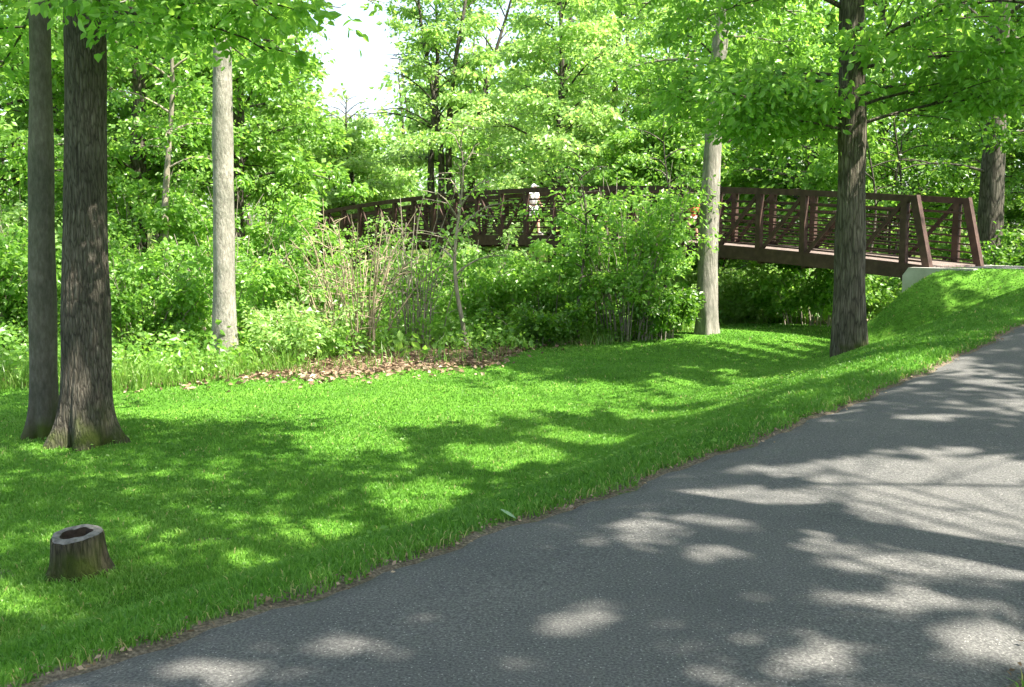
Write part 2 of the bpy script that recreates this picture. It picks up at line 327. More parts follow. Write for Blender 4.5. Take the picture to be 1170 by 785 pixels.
SUNLIT=[(-5.86,20.22,-1.2,1.5,.5,.95),(4.95,24.82,-.6,3.0,.3,.55),(2.75,24,.8,4,1.5,.8),(1,25,0,2.5,1.4,.7),(-3.3,22,-.5,3,1.6,.8),(-8,21.5,0,3,1.8,.75),(-10.5,22,0,3,1.5,.7),(-1.5,21,-1,.5,2,.7),(4.2,25.2,1,3,1,.7),(8.5,30,-2,1.5,3.4,.88),(5.5,32,-2,2,3,.85)]     # trunks that stand in open sun: x,y,z0,z1,radius
def sun_gap(C, rng):
    """True where a leaf would shade one of the sunny flecks"""
    g=C.copy()
    zg=terrain(g[:,0],g[:,1])
    for _ in range(4):
        k=(C[:,2]-zg)/SUN[2]; g=C-SUN[None]*k[:,None]; zg=terrain(g[:,0],g[:,1])
    gone=np.zeros(len(C),bool)
    jit=1+.22*np.sin(g[:,0]*7.3+g[:,1]*3.1)+.16*np.sin(g[:,0]*15.1-g[:,1]*11.7)+rng.normal(0,.07,len(C))
    for cx,cy,ux,uy,vx,vy in FLECKS:
        det=ux*vy-uy*vx
        if abs(det)<1e-4: det=1e-4
        dx=g[:,0]-cx; dy=g[:,1]-cy
        a=(dx*vy-dy*vx)/det; b=(ux*dy-uy*dx)/det
        gone|=(a*a+b*b)<(np.where(g[:,1]<6.9,1.38,np.where(g[:,1]<9.5,1.0,1.12))*jit)**2
    for x,y,z0,z1,r,pr in SUNLIT:
        dx=C[:,0]-x; dy=C[:,1]-y
        t=(dx*SUN[0]+dy*SUN[1])/(SUN[0]**2+SUN[1]**2)
        dd=np.hypot(dx-SUN[0]*t,dy-SUN[1]*t); zz=C[:,2]-SUN[2]*t
        gone|=(t>.8)&(dd<r)&(zz>z0)&(zz<z1)&(rng.uniform(size=len(C))<pr)
    return gone

# ------------------------------------------------------------------ foliage
def leaves_from_sprays(rng, C, R, D, per, size, droop=.45, flat=.27, up=.42, prune=True, aspect=.62):
    C=np.asarray(C,float); R=np.asarray(R,float); D=np.asarray(D,float)
    k=rng.poisson(per*(R/np.mean(R))**2)
    I=np.repeat(np.arange(len(C)),k); n=len(I)
    th=rng.uniform(0,2*math.pi,n); rr=np.sqrt(rng.uniform(0,1,n))
    r=R[I]*rr
    d=D[I]; dh=d.copy(); dh[:,2]*=.3; dh/=np.linalg.norm(dh,axis=1)[:,None]+1e-9
    side=np.stack([-dh[:,1],dh[:,0],np.zeros(n)],1)
    off=dh*(r*np.cos(th)*1.25)[:,None]+side*(r*np.sin(th))[:,None]
    off[:,2]+=rng.normal(0,flat,n)*R[I]-droop*(r**2)/R[I]*.6
    P=C[I]+off
    tipd=off+rng.normal(0,.35,(n,3))*R[I][:,None]; tipd[:,2]-=.25*R[I]
    tipd/=np.linalg.norm(tipd,axis=1)[:,None]+1e-9
    nr=np.stack([rng.normal(0,.5,n),rng.normal(0,.5,n),np.full(n,up)+rng.normal(0,.25,n)],1)
    nr-=tipd*np.sum(nr*tipd,1)[:,None]; nr/=np.linalg.norm(nr,axis=1)[:,None]+1e-9
    spray_tint=rng.normal(0,.2,len(C)); spray_size=np.exp(rng.normal(0,.2,len(C)))
    tint=np.clip(.5+spray_tint[I]+rng.normal(0,.17,n),0,1)
    S=size*spray_size[I]*rng.uniform(.6,1.25,n)
    if prune:
        keep=~sun_gap(P,rng); P,tipd,nr,tint,S=P[keep],tipd[keep],nr[keep],tint[keep],S[keep]
    return P,tipd,nr,S,tint,aspect
def leaf_mesh(name, parts, mat, fine=False):
    P=np.vstack([p[0] for p in parts]); t=np.vstack([p[1] for p in parts]); nr=np.vstack([p[2] for p in parts])
    S=np.concatenate([p[3] for p in parts]); tint=np.concatenate([p[4] for p in parts]); asp=parts[0][5]
    n=len(P); sd=np.cross(t,nr)
    if fine:                                        # six-cornered blade folded along the midrib
        hl=S[:,None]*.5; V=np.empty((n,6,3)); V[:,0]=P-t*hl; V[:,3]=P+t*hl-nr*hl*.18
        for j,(a,wd,up_) in ((1,(-.45,.52,.13)),(2,(.25,.50,.12))):
            V[:,j]=P+t*hl*a+sd*hl*wd*asp*1.5+nr*hl*up_; V[:,6-j]=P+t*hl*a-sd*hl*wd*asp*1.5+nr*hl*up_
        b=np.arange(n)[:,None]*6
        return make_mesh(name,V.reshape(-1,3),[np.vstack([b+np.array(q) for q in ([0,1,2,3],[0,3,4,5])])],mat,False,{'tint':np.repeat(tint,6)})
    V=np.empty((n,4,3)); hl=S[:,None]*.5
    V[:,0]=P-t*hl; V[:,2]=P+t*hl
    V[:,1]=P-t*hl*.12+sd*hl*asp+nr*hl*.18; V[:,3]=P-t*hl*.12-sd*hl*asp+nr*hl*.18
    b=np.arange(n)[:,None]*4
    F=np.vstack([b+np.array([0,1,2]),b+np.array([0,2,3])])
    return make_mesh(name,V.reshape(-1,3),[F],mat,False,{'tint':np.repeat(tint,4)})

def grow(rng, H, r0, cb, cr, nl, lean=(0,0), flare=1.5, up=.5, seg=14, crook=.06, low=(), sub=5, top_pow=.65, bare_top=.3, furrow=0., limb=1.):
    """trunk with limbs (MB) and spray centres, in local metres with the base at the origin"""
    mb=MB(); C=[];R=[];D=[]
    k=110 if furrow else 26; a_=k//3; t=np.concatenate([np.linspace(0,.12,a_),np.linspace(.125 if furrow else .16,1,k-a_)])
    ph=rng.uniform(0,6,4)
    x=lean[0]*t**1.2+crook*(np.sin(t*7+ph[0])-math.sin(ph[0])); y=lean[1]*t**1.2+crook*(np.sin(t*6+ph[1])-math.sin(ph[1])); z=H*t-.25*(t==0)
    P=np.stack([x,y,z],1); rad=r0*(1-.9*t**1.3)*(1+.035*np.sin(z*1.3+ph[1])+.022*np.sin(z*3.4+ph[2]))+r0*(flare-1)*np.exp(-np.maximum(z,0)/.36)
    base=len(mb.V); mb.tube(P,rad,seg)
    V=mb.V[base]                                    # root flare lobes and small swellings
    nn=len(P)*seg; th=np.tile(np.arange(seg)*2*math.pi/seg,len(P)); zz=np.repeat(P[:,2],seg)
    lob=1+(.32*np.sin(th*5+ph[2])+.14*np.sin(th*8+ph[3]))*np.exp(-np.maximum(zz,0)/.26)*(flare>1.2)+.03*np.sin(th*3+zz*1.7+ph[0])+.018*np.sin(th*2-zz*2.9+ph[1])
    if furrow: lob=lob+furrow*(np.abs(np.sin(th*13+.9*np.sin(zz*2.1+th)+.5*np.sin(zz*5.3)))**.6-.6)+furrow*.4*np.sin(th*31+2*np.sin(zz*3.7))
    cc=np.repeat(P,seg,0); V[:nn]=cc+(V[:nn]-cc)*lob[:,None]
    def at(h): return np.array([np.interp(h,P[:,2],P[:,0]),np.interp(h,P[:,2],P[:,1]),h])
    jobs=[]
    for i in range(nl):
        tt=(i+rng.uniform(.1,.9))/nl
        h=cb+(H*.97-cb)*tt
        az=i*2.399+rng.uniform(-.5,.5)
        L=cr*((1-tt)**top_pow)*(.6+.4*min(1,tt*5))*rng.uniform(.75,1.2)+.35
        jobs.append((h,az,L,up*(.35+.9*tt)+rng.uniform(-.12,.12),.35))
    for l in low: jobs.append(tuple(l)+(.1,)if len(l)==4 else l)
    for h,az,L,el,curl in jobs:
        p0=at(h); u=np.linspace(0,1,7); d=np.array([math.cos(az),math.sin(az)])
        hx=L*u*math.cos(el*.8); vz=L*(math.sin(el)*u+curl*u*(1-u)*.8-.18*u**3)
        wob=np.cumsum(rng.normal(0,.035*L,(7,2)),0)*u[:,None]
        B=np.stack([p0[0]+d[0]*hx+wob[:,0],p0[1]+d[1]*hx+wob[:,1],p0[2]+vz],1)
        rl=max(.012,min(r0*.42,.011*L+.012))*limb
        mb.tube(B,rl*(1-.85*u)+.004,6)
        nb=max(2,int(sub*(.5+L/max(cr,.1)*.6)))
        for j in range(nb):
            uj=bare_top+(1-bare_top)*(j+rng.uniform(.2,.8))/nb
            q=np.array([np.interp(uj,u,B[:,a]) for a in range(3)])
            sgn=1 if j%2 else -1; a2=az+sgn*rng.uniform(.5,1.15)
            L2=L*.42*(1.15-uj)+.28
            d2=np.array([math.cos(a2),math.sin(a2),rng.uniform(-.12,.4)])
            uu=np.linspace(0,1,4)[:,None]
            S=q+d2*L2*uu+np.array([0,0,-.12*L2])*uu**2
            mb.tube(S,rl*.38*(1-.8*uu[:,0])+.003,4,False)
            for w in (.45,.95):
                C.append(q+d2*L2*w+np.array([0,0,-.12*L2*w*w])); R.append((.16*L2+.34)*rng.uniform(.7,1.25)); D.append(d2)
        C.append(B[-1]); R.append(.42*rng.uniform(.8,1.2)); D.append(np.array([d[0],d[1],0]))
    C=np.array(C);R=np.array(R);D=np.array(D)
    return mb,C,R,D

def tree(name, label, cat, x, y, seed, bark, leaf, H, r0, cb, cr, nl, per, size, group=None, prune=True, crown_filter=None, trunk_name='trunk', gap=None, sink=0., **kw):
    rng=rs(seed); z=float(terrain(x,y))-sink
    mb,C,R,D=grow(rng,H,r0,cb,cr,nl,**kw)
    root=link(name,None,None,(x,y,z),label=label,category=cat,group=group)
    link(trunk_name,mb.build(name+'_trunk',bark,True),root)
    if crown_filter is not None:
        k=crown_filter(C+np.array([x,y,z])); C,R,D=C[k],R[k],D[k]
    org=np.array([x,y,z])
    P=leaves_from_sprays(rng,C+org,R,D,per,size,prune=prune)
    P=(P[0]-org,)+P[1:]
    link('crown',leaf_mesh(name+'_crown',[P],leaf,math.hypot(x,y)<26 and size<.2),root)
    return root
# window of open sky between the woods (seen from the path): keep crowns out of that bearing above a low height
def open_sky(c):
    b=c[:,0]/np.maximum(c[:,1],1)
    el=(c[:,2]-1.6)/np.maximum(c[:,1],1)
    lo=-.185+.012*np.sin(el*40); hi=-.118-.02*np.cos(el*23)
    return ~((b>lo)&(b<hi)&(el>.115)&(c[:,1]>7))

# --- the trees of the lawn
tree('furrowed_tree','massive dark furrowed trunk with flared mossy roots, standing on the lawn beside a slimmer trunk','tree',
     -5.40,12.4,11,BARK_DARK,LEAF_FRESH,17,.285,6.0,4.8,28,70,.14,flare=1.45,lean=(1.0,.1),seg=150,crook=.04,furrow=.035,limb=.6,sub=6,
     crown_filter=open_sky,low=[(5.3,-.15,2.5,-.06),(5.45,.85,2.3,-.02),(5.4,-1.0,2.0,-.1),(5.8,-.4,2.6,-.12),(5.7,.5,2.4,-.1),(5.9,1.3,2.4,-.05),(6.0,0.1,2.5,-.12)])
tree('slim_tree','slim smooth dark trunk rising close beside the massive furrowed trunk','tree',
     -6.17,12.9,12,BARK_SLIM,LEAF_FRESH,14,.175,6.0,3.2,16,40,.14,flare=1.38,lean=(.7,.2),furrow=.012,seg=90,crook=.05,sub=5,
     low=[(5.7,3.0,2.0,-.1),(5.8,3.6,2.0,-.1),(5.6,2.2,2.0,-.1)])
tree('pale_tree','straight pale grey trunk in full sun at the edge of the lawn','tree',
     -5.86,20.22,13,BARK_PALE,LEAF_MID,17,.235,7.2,4.0,22,40,.14,flare=1.25,lean=(.1,.2),crown_filter=open_sky,seg=24,crook=.05,
     low=[(7.0,-1.2,2.6,.1),(7.4,.2,2.8,.15),(7.2,2.9,2.8,.1)])
tree('leaning_tree','tall pale grey trunk leaning slightly in front of the bridge truss','tree',
     4.85,24.7,14,BARK_GREY,LEAF_FRESH,18,.255,7.6,4.2,24,44,.14,flare=1.25,lean=(.75,.1),seg=24,crook=.07,
     low=[(6.6,3.0,2.6,.1),(7.0,-1.6,2.2,.15),(7.2,.3,2.2,.1)])
tree('maple_tree','stout brown trunk with low spreading leafy limbs on the grass bank before the bridge','tree',
     6.2,18.2,15,BARK_BROWN,LEAF_FRESH,15,.285,4.3,4.6,28,60,.15,flare=1.16,lean=(-.8,.1),seg=120,furrow=.022,limb=.7,crook=.05,sub=9,bare_top=.12,
     low=[(4.3,3.3,2.3,.2),(4.3,-2.5,2.8,.2),(4.1,-.4,3.2,.22),(4.3,2.5,2.2,.2),(4.6,.6,3.2,.25),(4.5,1.5,3.0,.2),(4.0,-2.9,2.2,.16),(5.2,-1.3,2.0,.1),(5.0,2.8,3.0,.05),(5.1,-.2,3.4,.1)])
tree('dark_trunk_tree','big dark trunk in the shade of the woods behind the near end of the bridge','tree',
     13.4,28.2,16,BARK_BACK,LEAF_DEEP,17,.36,5.8,4.6,22,46,.18,flare=1.3,lean=(.5,0),seg=18,crook=.08,
     low=[(4.2,3.4,2.8,.2),(4.8,-1.8,2.6,.2),(5.2,.2,2.8,.2)])

# --- tall trees along the other side of the path: they throw the dappled shade
SH_T=[(7.0,1.7,7.0,8.0,17,'tall shade tree standing beyond the path, its crown over the asphalt'),
      (1.6,-4.6,6.6,7.5,16,'shade tree growing behind the spot where the path begins'),
      (9.0,1.0,6.0,7.5,16,'shade tree set back in the grass from the path'),
      (11.0,9.4,6.4,8.0,17,'shade tree beside the path where it begins to climb'),
      (15.5,14.5,5.5,8.0,16,'shade tree near the top of the climbing path')]
for i,(x,y,r,cb,H,lab) in enumerate(SH_T):
    tree('shade_tree',lab,'tree',x,y,30+i,BARK_BROWN,LEAF_MID,H,.26,cb,r,34,44,.24,flare=1.3,lean=(-5.2,5.0) if i==0 else (0,0),limb=.45,seg=14,sub=8,up=.35,top_pow=.5,group='shade trees along the path')

# ------------------------------------------------------------------ the footbridge
LB=30.86; BAY=1.35; S0=.58; NBAY=22
def zd(s): return .91+.71*(1-((s-LB/2)/(LB/2))**2)
def bp(s,p,dz): return np.array([B0[0]+U[0]*s+NB[0]*p, B0[1]+U[1]*s+NB[1]*p, float(zd(s))+dz])
HT=1.50
org=bp(0,0,0)
bridge=link('footbridge',None,None,tuple(org),label='long arched footbridge of rust brown steel trusses crossing through the trees',category='bridge')
def bpart(name,mb,mat,parent=bridge,**kw):
    for i,v in enumerate(mb.V): mb.V[i]=v-org
    return link(name,mb.build(name,mat),parent,**kw)
nodes=[S0+BAY*i for i in range(NBAY+1)]
fine=[0.0]+nodes+[LB]
for side,p in enumerate((0.0,BW)):
    inn=1 if side==0 else -1
    mb=MB()
    top=[.34]+nodes+[LB-.34]
    for a,b in zip(top[:-1],top[1:]): mb.bar(bp(a,p,HT),bp(b,p,HT),.13,.15)
    truss=bpart('truss',mb,RUST)                      # the top chord; the other members hang under it
    m2=MB()
    for a,b in zip(fine[:-1],fine[1:]): m2.bar(bp(a-(.01),p,-.145),bp(b+.01,p,-.145),.14,.34)
    bpart('bottom_chord',m2,RUST,truss)
    for a,b in ((-.02,.36),(LB+.02,LB-.36)):
        m2=MB(); m2.bar(bp(a,p,-.03),bp(b,p,HT+.07),.165,.17,(U[0],U[1],0)); bpart('end_post',m2,RUST,truss)
    for k,s in enumerate(nodes):
        m2=MB(); m2.bar(bp(s,p,-.045),bp(s,p,HT-.07),.15,.15,(U[0],U[1],0)); bpart('post',m2,RUST,truss)
        if k<NBAY:
            m2=MB()
            if k<NBAY/2: a,b=bp(s+.08,p,HT-.11),bp(nodes[k+1]-.08,p,-.02)
            else: a,b=bp(s+.08,p,-.02),bp(nodes[k+1]-.08,p,HT-.11)
            m2.bar(a,b,.07,.085); bpart('brace',m2,RUST,truss)
    for j in range(7):
        h=.10+j*.185; m2=MB(); pp=p+inn*.085
        rr=[.06+.055*j]+nodes+[LB-.06-.055*j]
        for a,b in zip(rr[:-1],rr[1:]): m2.bar(bp(a,pp,h),bp(b,pp,h),.035,.042 if j<6 else .06)
        bpart('rail',m2,RUST,truss)
mb=MB(); ns_=[0.02]+nodes+[LB-.02]
for a,b in zip(ns_[:-1],ns_[1:]):
    for p in np.linspace(.19,BW-.19,12): mb.bar(bp(a,p,-.015),bp(b,p,-.015),.168,.05)
bpart('deck',mb,DECKM)
for k in range(0,NBAY+1):
    m2=MB(); m2.bar(bp(nodes[k],.03,-.335),bp(nodes[k],BW-.03,-.335),.12,.10); m2.bar(bp(nodes[k],.08,-.16),bp(nodes[k],BW-.08,-.16),.10,.23)
    bpart('floor_beam',m2,RUST)
for p in (.55,BW-.55):
    m2=MB()
    for a,b in zip(nodes[:-1],nodes[1:]): m2.bar(bp(a,p,-.10),bp(b,p,-.10),.08,.11)
    bpart('stringer',m2,RUST)

def abutment(name,label,s0,sg,mat):
    """bearing wall across the bridge end with wing walls running back into the bank"""
    def w(s,p,z): return np.array([B0[0]+U[0]*s0+U[0]*s*sg+NB[0]*p, B0[1]+U[1]*s0+U[1]*s*sg+NB[1]*p, z])
    root=link(name,None,None,tuple(w(0,BW/2,-1)),label=label,category='abutment')
    ro=w(0,BW/2,-1)
    def prism(poly,p0,p1):          # poly in (s,z)
        mb=MB(); n=len(poly)
        V=[w(s,p0,z)-ro for s,z in poly]+[w(s,p1,z)-ro for s,z in poly]
        mb.add(V,[(i,(i+1)%n,n+(i+1)%n,n+i) for i in range(n)])
        mb.ngon(list(range(n))[::-1]); mb.ngon(list(range(n,2*n)))
        return mb
    T=.875
    link('bearing_wall',prism([(.32,-2.6),(.32,.48),(-.09,.48),(-.09,T),(-.5,T),(-.5,-2.6)],-.12,BW+.12).build(name,mat),root)
    for p0,p1 in ((-.38,-.123),(BW+.123,BW+.38)):
        link('wing_wall',prism([(.32,-2.6),(.32,.72),(.18,T+.03),(-1.3,T+.03),(-1.3,-2.6)],p0,p1).build(name,mat),root)
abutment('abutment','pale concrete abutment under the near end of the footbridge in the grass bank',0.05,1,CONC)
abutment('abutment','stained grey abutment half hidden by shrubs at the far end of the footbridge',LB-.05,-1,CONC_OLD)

# ------------------------------------------------------------------ people
def skin_mesh(name, pts, edges, rad, mat, parent, root=0, levels=2):
    me=bpy.data.meshes.new(name); me.from_pydata([tuple(p) for p in pts],edges,[]); me.update()
    o=link(name,me,parent)
    m=o.modifiers.new('skin','SKIN'); m.use_smooth_shade=True
    for i,v in enumerate(me.skin_vertices[0].data):
        r=rad[i]; v.radius=(r,r) if np.isscalar(r) else r; v.use_root=(i==root)
    s=o.modifiers.new('sub','SUBSURF'); s.levels=levels; s.render_levels=levels
    me.materials.append(mat); return o
def hand(P,E,Rr,w,d,side):
    """palm and five bent fingers from wrist index w along direction d"""
    d=np.array(d,float); d/=np.linalg.norm(d); sd=np.array([1,0,0.])-d*d[0]; sd/=np.linalg.norm(sd)
    nn=np.cross(d,sd)*side
    p=np.array(P[w]); P.append(p+d*.055); E.append((w,len(P)-1)); Rr.append(.026); c=len(P)-1
    for k,(o,l) in enumerate(((.027,.068),(.010,.078),(-.008,.072),(-.025,.056))):
        a=P[c]+d*.035+sd*o; b=a+d*l*.55+nn*.008; e=b+d*l*.35+nn*.025
        i=len(P); P.extend([a,b,e]); E.extend([(c,i),(i,i+1),(i+1,i+2)]); Rr.extend([.0095,.0085,.007])
    a=p+d*.035+sd*.035; b=a+d*.03+sd*.018; i=len(P); P.extend([a,b,b+d*.025]); E.extend([(c,i),(i,i+1),(i+1,i+2)]); Rr.extend([.011,.010,.008])
def person(label, s, p, h, heading, top, bottom, lean, cap, bag=False):
    k=h/1.75
    b=bp(s,p,.012)
    root=link('person',None,None,tuple(b),label=label,category='person'); root.rotation_euler=(0,0,heading)
    L=lambda z:(max(0,z-.95))*lean
    P=[np.array(v,float) for v in [(0,0,.97),(L(1.2),0,1.2),(L(1.4)+.01,0,1.41),(L(1.5)+.03,0,1.51),(L(1.6)+.06,0,1.60),(L(1.68)+.06,0,1.69)]]
    R=[(.125,.15),(.12,.145),(.115,.16),.052,.088,.075]; E=[(0,1),(1,2),(2,3),(3,4),(4,5)]
    i=len(P); hx=P[4][0]; P+= [np.array((hx+.105,0,1.595)),np.array((hx,.088,1.61)),np.array((hx,-.088,1.61))]; R+=[.014,.018,.018]; E+=[(4,i),(4,i+1),(4,i+2)]   # nose, ears
    arms=[]
    for sd,sw in ((1,.20),(-1,-.22)):
        sx=P[2][0]; i=len(P)
        P+= [np.array((sx,.18*sd,1.42)),np.array((sx-.02+sw*.35,.225*sd,1.14)),np.array((sx+sw*.9+.08,.21*sd,.94))]
        R+= [.062,.043,.030]; E+=[(2,i),(i,i+1),(i+1,i+2)]; arms.append(i)
        hand(P,E,R,i+2,P[i+2]-P[i+1],sd)
    legs=[]
    for sd,st in ((1,1),(-1,-1)):
        i=len(P)
        if st>0: q=[(.01,.095*sd,.90),(.19,.10*sd,.52),(.24,.10*sd,.085),(.40,.105*sd,.045)]
        else:    q=[(-.01,.095*sd,.90),(-.04,.10*sd,.50),(-.30,.10*sd,.16),(-.22,.105*sd,.04)]
        P+=[np.array(v) for v in q]; R+=[.095,.062,.042,.034]; E+=[(0,i),(i,i+1),(i+1,i+2),(i+2,i+3)]; legs.append(i)
    sc=lambda Q:[v*k for v in Q]
    rs_=lambda Q:[(tuple(a*k for a in r) if isinstance(r,tuple) else r*k) for r in Q]
    body=skin_mesh('body',sc(P),E,rs_(R),SKIN,root)
    # shirt: trunk and short sleeves
    a0,a1=arms
    Q=[P[0]+[0,0,-.02],P[1],P[2],P[3]-[.01,0,.03],P[a0],P[a0]*.45+P[a0+1]*.55,P[a1],P[a1]*.45+P[a1+1]*.55]
    skin_mesh('shirt',sc(Q),[(0,1),(1,2),(2,3),(2,4),(4,5),(2,6),(6,7)],rs_([(.165,.185),(.165,.185),(.14,.185),.07,.078,.07,.078,.07]),top,root)
    l0,l1=legs
    Q=[P[0]+[0,0,.02],P[l0],P[l0]*.15+P[l0+1]*.85,P[l1],P[l1]*.15+P[l1+1]*.85]
    skin_mesh('shorts',sc(Q),[(0,1),(1,2),(0,3),(3,4)],rs_([(.148,.172),.118,.098,.118,.098]),bottom,root)
    hc=P[4]*k
    for sd in (1,-1):
        m=MB(); m.tube([hc+np.array((.078,.033*sd,.012))*k,hc+np.array((.090,.035*sd,.012))*k],[.011*k,.006*k],8); link('eye',m.build('eye',HAIR,True),root)
        i=l0 if sd==1 else l1
        m=MB(); a=P[i+2]*k; c=P[i+3]*k; d=c-a
        m.tube([a-d*.25+np.array((0,0,-.02)),a+np.array((0,0,-.022)),a+d*.6,c+d*.18],np.array([.028,.058,.05,.03])*k,10); link('shoe',m.build('shoe',SHOE,True),root)
    m=MB(); th=np.linspace(0,1,7); m.tube([hc+np.array((-.015,0,.0+.115*u))*k for u in th],(.104*np.sqrt(np.maximum(.02,1-(th*.97)**2)))*k,16)
    m.add(np.array([hc+np.array(v)*k for v in [(.06,-.075,.035),(.20,-.055,.022),(.215,0,.03),(.20,.055,.022),(.06,.075,.035),
             (.06,-.075,.047),(.20,-.055,.034),(.215,0,.042),(.20,.055,.034),(.06,.075,.047)]]),[(0,1,6,5),(1,2,7,6),(2,3,8,7),(3,4,9,8),(4,0,5,9)])
    n0=m.n-10; m.ngon([n0+j for j in (0,4,3,2,1)]); m.ngon([n0+5+j for j in range(5)])
    link('cap',m.build('cap',cap,True),root)
    m=MB(); th=np.linspace(0,1,6); m.tube([hc+np.array((-.045,0,-.075+.11*u))*k for u in th],(.045+.045*np.sin(th*2.4))*k,12); link('hair',m.build('hair',HAIR,True),root)
HEAD=math.atan2(-U[1],-U[0])
person('person in a white cap, pale shirt and patterned shorts walking across the bridge',14.97,1.0,1.80,HEAD,PINKW,CAMO,.08,WHITE)
person('smaller person in a white cap and orange shirt half hidden by the leaning trunk',7.8,1.0,1.30,HEAD,ORANGE,PINK,.35,WHITE)

# ------------------------------------------------------------------ stump
def stump():
    x,y=-3.35,7.45; rng=rs(5); z0=float(terrain(x,y))
    root=link('tree_stump',None,None,(x,y,z0),label='low hollow weathered tree stump standing alone in the shaded grass',category='stump')
    n=64; th=np.arange(n)*2*math.pi/n
    lob=1+.05*np.sin(th*3+1)+.03*np.sin(th*4+2)+.012*np.sin(th*11)+.012*np.sin(th*19+1+2*np.sin(th*2))+.008*np.sin(th*31+3*np.sin(th))
    prof=[(-.15,.262),(-.02,.245),(.03,.228),(.09,.212),(.16,.204),(.23,.198),(.285,.194),(.302,.186)]
    tilt=lambda X,Y:.010*X/.2+.022*Y/.2
    V=[];Qs=[]
    for zz,r in prof:
        f=1+.06*math.exp(-max(zz,0)/.05)+.14*np.sin(th*5+.6)*math.exp(-max(zz,0)/.09)
        rr=r*lob*f*.98; X=rr*np.cos(th);Y=rr*np.sin(th); V.append(np.stack([X,Y,zz+tilt(X,Y)*max(0,zz)/.3+(.003*np.sin(th*2+1)+.002*np.sin(th*9))*(zz>.28)],1))
    def rings(V,nm,mat,cap=None):
        mb=MB(); m=len(V); A=np.vstack(V); i=np.arange(m-1)[:,None]*n; k=np.arange(n)[None]; k2=(k+1)%n
        mb.add(A,np.stack([i+k,i+k2,i+n+k2,i+n+k],-1).reshape(-1,4))
        if cap: mb.ngon(list(range((m-1)*n,m*n)))
        link(nm,mb.build(nm,mat,True),root)
    rings(V,'bark',STUMPM)
    hol=.108*(1+.12*np.sin(th*2+.5)+.06*np.sin(th*5)+.015*np.sin(th*11))
    ro=V[-1]
    W=[ro]
    for u in (.3,.65,1):
        r_=np.hypot(ro[:,0],ro[:,1])*(1-u)+hol*u; X=r_*np.cos(th)-.006*u;Y=r_*np.sin(th)+.01*u
        W.append(np.stack([X,Y,.302+tilt(X,Y)+.010*np.sin(u*3.1)+.002*np.sin(th*9)*(1-u)+.003*np.sin(th*5+1)*u],1))
    rings(W,'rim',CUTM)
    H_=[W[-1]]
    for zz,f in ((.24,.95),(.14,.86),(.08,.7),(.06,.3)):
        X=hol*f*np.cos(th);Y=hol*f*np.sin(th)+.01; H_.append(np.stack([X,Y,np.full(n,zz)],1))
    rings(H_,'hollow',ROTM,True)
stump()

# pale leaf lying on the path edge
def curled_leaf():
    x,y=-.02,5.50; z=float(terrain(x,y))+.012; mb=MB(); n=9; u=np.linspace(0,1,n)
    w=.024*np.sin(np.pi*np.clip(u*.92+.06,0,1))**.8
    cx=-.045+.09*u; cz=.045*(1-u)**1.3+.003
    rows=[np.stack([cx,np.full(n,0)+a*w,cz+.35*abs(a)*w],1) for a in (-1,-.5,0,.5,1)]
    V=np.stack(rows,1).reshape(-1,3); i=np.arange(n*5).reshape(n,5)
    mb.add(V,np.stack([i[:-1,:-1],i[1:,:-1],i[1:,1:],i[:-1,1:]],-1).reshape(-1,4))
    o=link('fallen_leaf',mb.build('fallen_leaf',PALE_M,True,{'tint':np.full(n*5,.5)}),None,(x,y,z),label='single pale green curled leaf lying on the edge of the path',category='leaf')
    o.rotation_euler=(0,0,-.25)
curled_leaf()

# ------------------------------------------------------------------ shrubs
def shrub(name,label,cat,x,y,seed,leaf,bark,h,w,nst,per,size,group=None,stem_r=.014,leafy=1.,base_spread=.25,vase=.7,flat=.3,lo=.12,aspect=.62,stem_name='stems'):
    rng=rs(seed); z=float(terrain(x,y)); mb=MB();C=[];R=[];D=[]
    for i in range(nst):
        az=rng.uniform(0,2*math.pi); out_=rng.uniform(.15,1)**.7*w*vase; hh=h*rng.uniform(.6,1.05)*(1-.25*(out_/w)**2)
        b=np.array([math.cos(az),math.sin(az),0])*base_spread*rng.uniform(0,1)
        u=np.linspace(0,1,7)[:,None]; d=np.array([math.cos(az),math.sin(az),0])
        S=b+d*out_*u**1.4+np.array([0,0,1])*(hh*u-.12*hh*u**3)+np.cumsum(rng.normal(0,.02*h,(7,3)),0)*u
        S[0,2]=-.1
        mb.tube(S,stem_r*rng.uniform(.6,1.3)*(1-.8*u[:,0])+.003,5,False)
        for j in range(4):
            uj=rng.uniform(.25,.95); q=np.array([np.interp(uj,u[:,0],S[:,a]) for a in range(3)])
            a2=az+rng.uniform(-1.6,1.6); L2=rng.uniform(.2,.5)*w*.55
            d2=np.array([math.cos(a2),math.sin(a2),rng.uniform(.1,.9)]); uu=np.linspace(0,1,4)[:,None]
            T=q+d2*L2*uu-np.array([0,0,.15*L2])*uu**2
            mb.tube(T,stem_r*.5*(1-.8*uu[:,0])+.002,4,False)
            if rng.uniform()<leafy:
                C.append(T[-1]);R.append(rng.uniform(.2,.42)*(.5+.25*w));D.append(d2)
                C.append(T[2]*.7+T[1]*.3);R.append(rng.uniform(.15,.35)*(.5+.25*w));D.append(d2)
    root=link(name,None,None,(x,y,z),label=label,category=cat,group=group)
    link(stem_name,mb.build(name+'_stems',bark,True),root)
    if C:
        C=np.array(C); C[:,2]=np.maximum(C[:,2],lo)
        P=leaves_from_sprays(rng,C,np.array(R),np.array(D),per,size,flat=flat,prune=False,aspect=aspect)
        link('foliage',leaf_mesh(name+'_foliage',[P],leaf),root)
    return root
shrub('leafy_shrub','large dense green shrub hiding the middle of the bridge truss','shrub',2.7,24.0,201,LEAF_FRESH,STEM_GREY,4.9,1.85,40,22,.125,base_spread=.7,vase=.85)
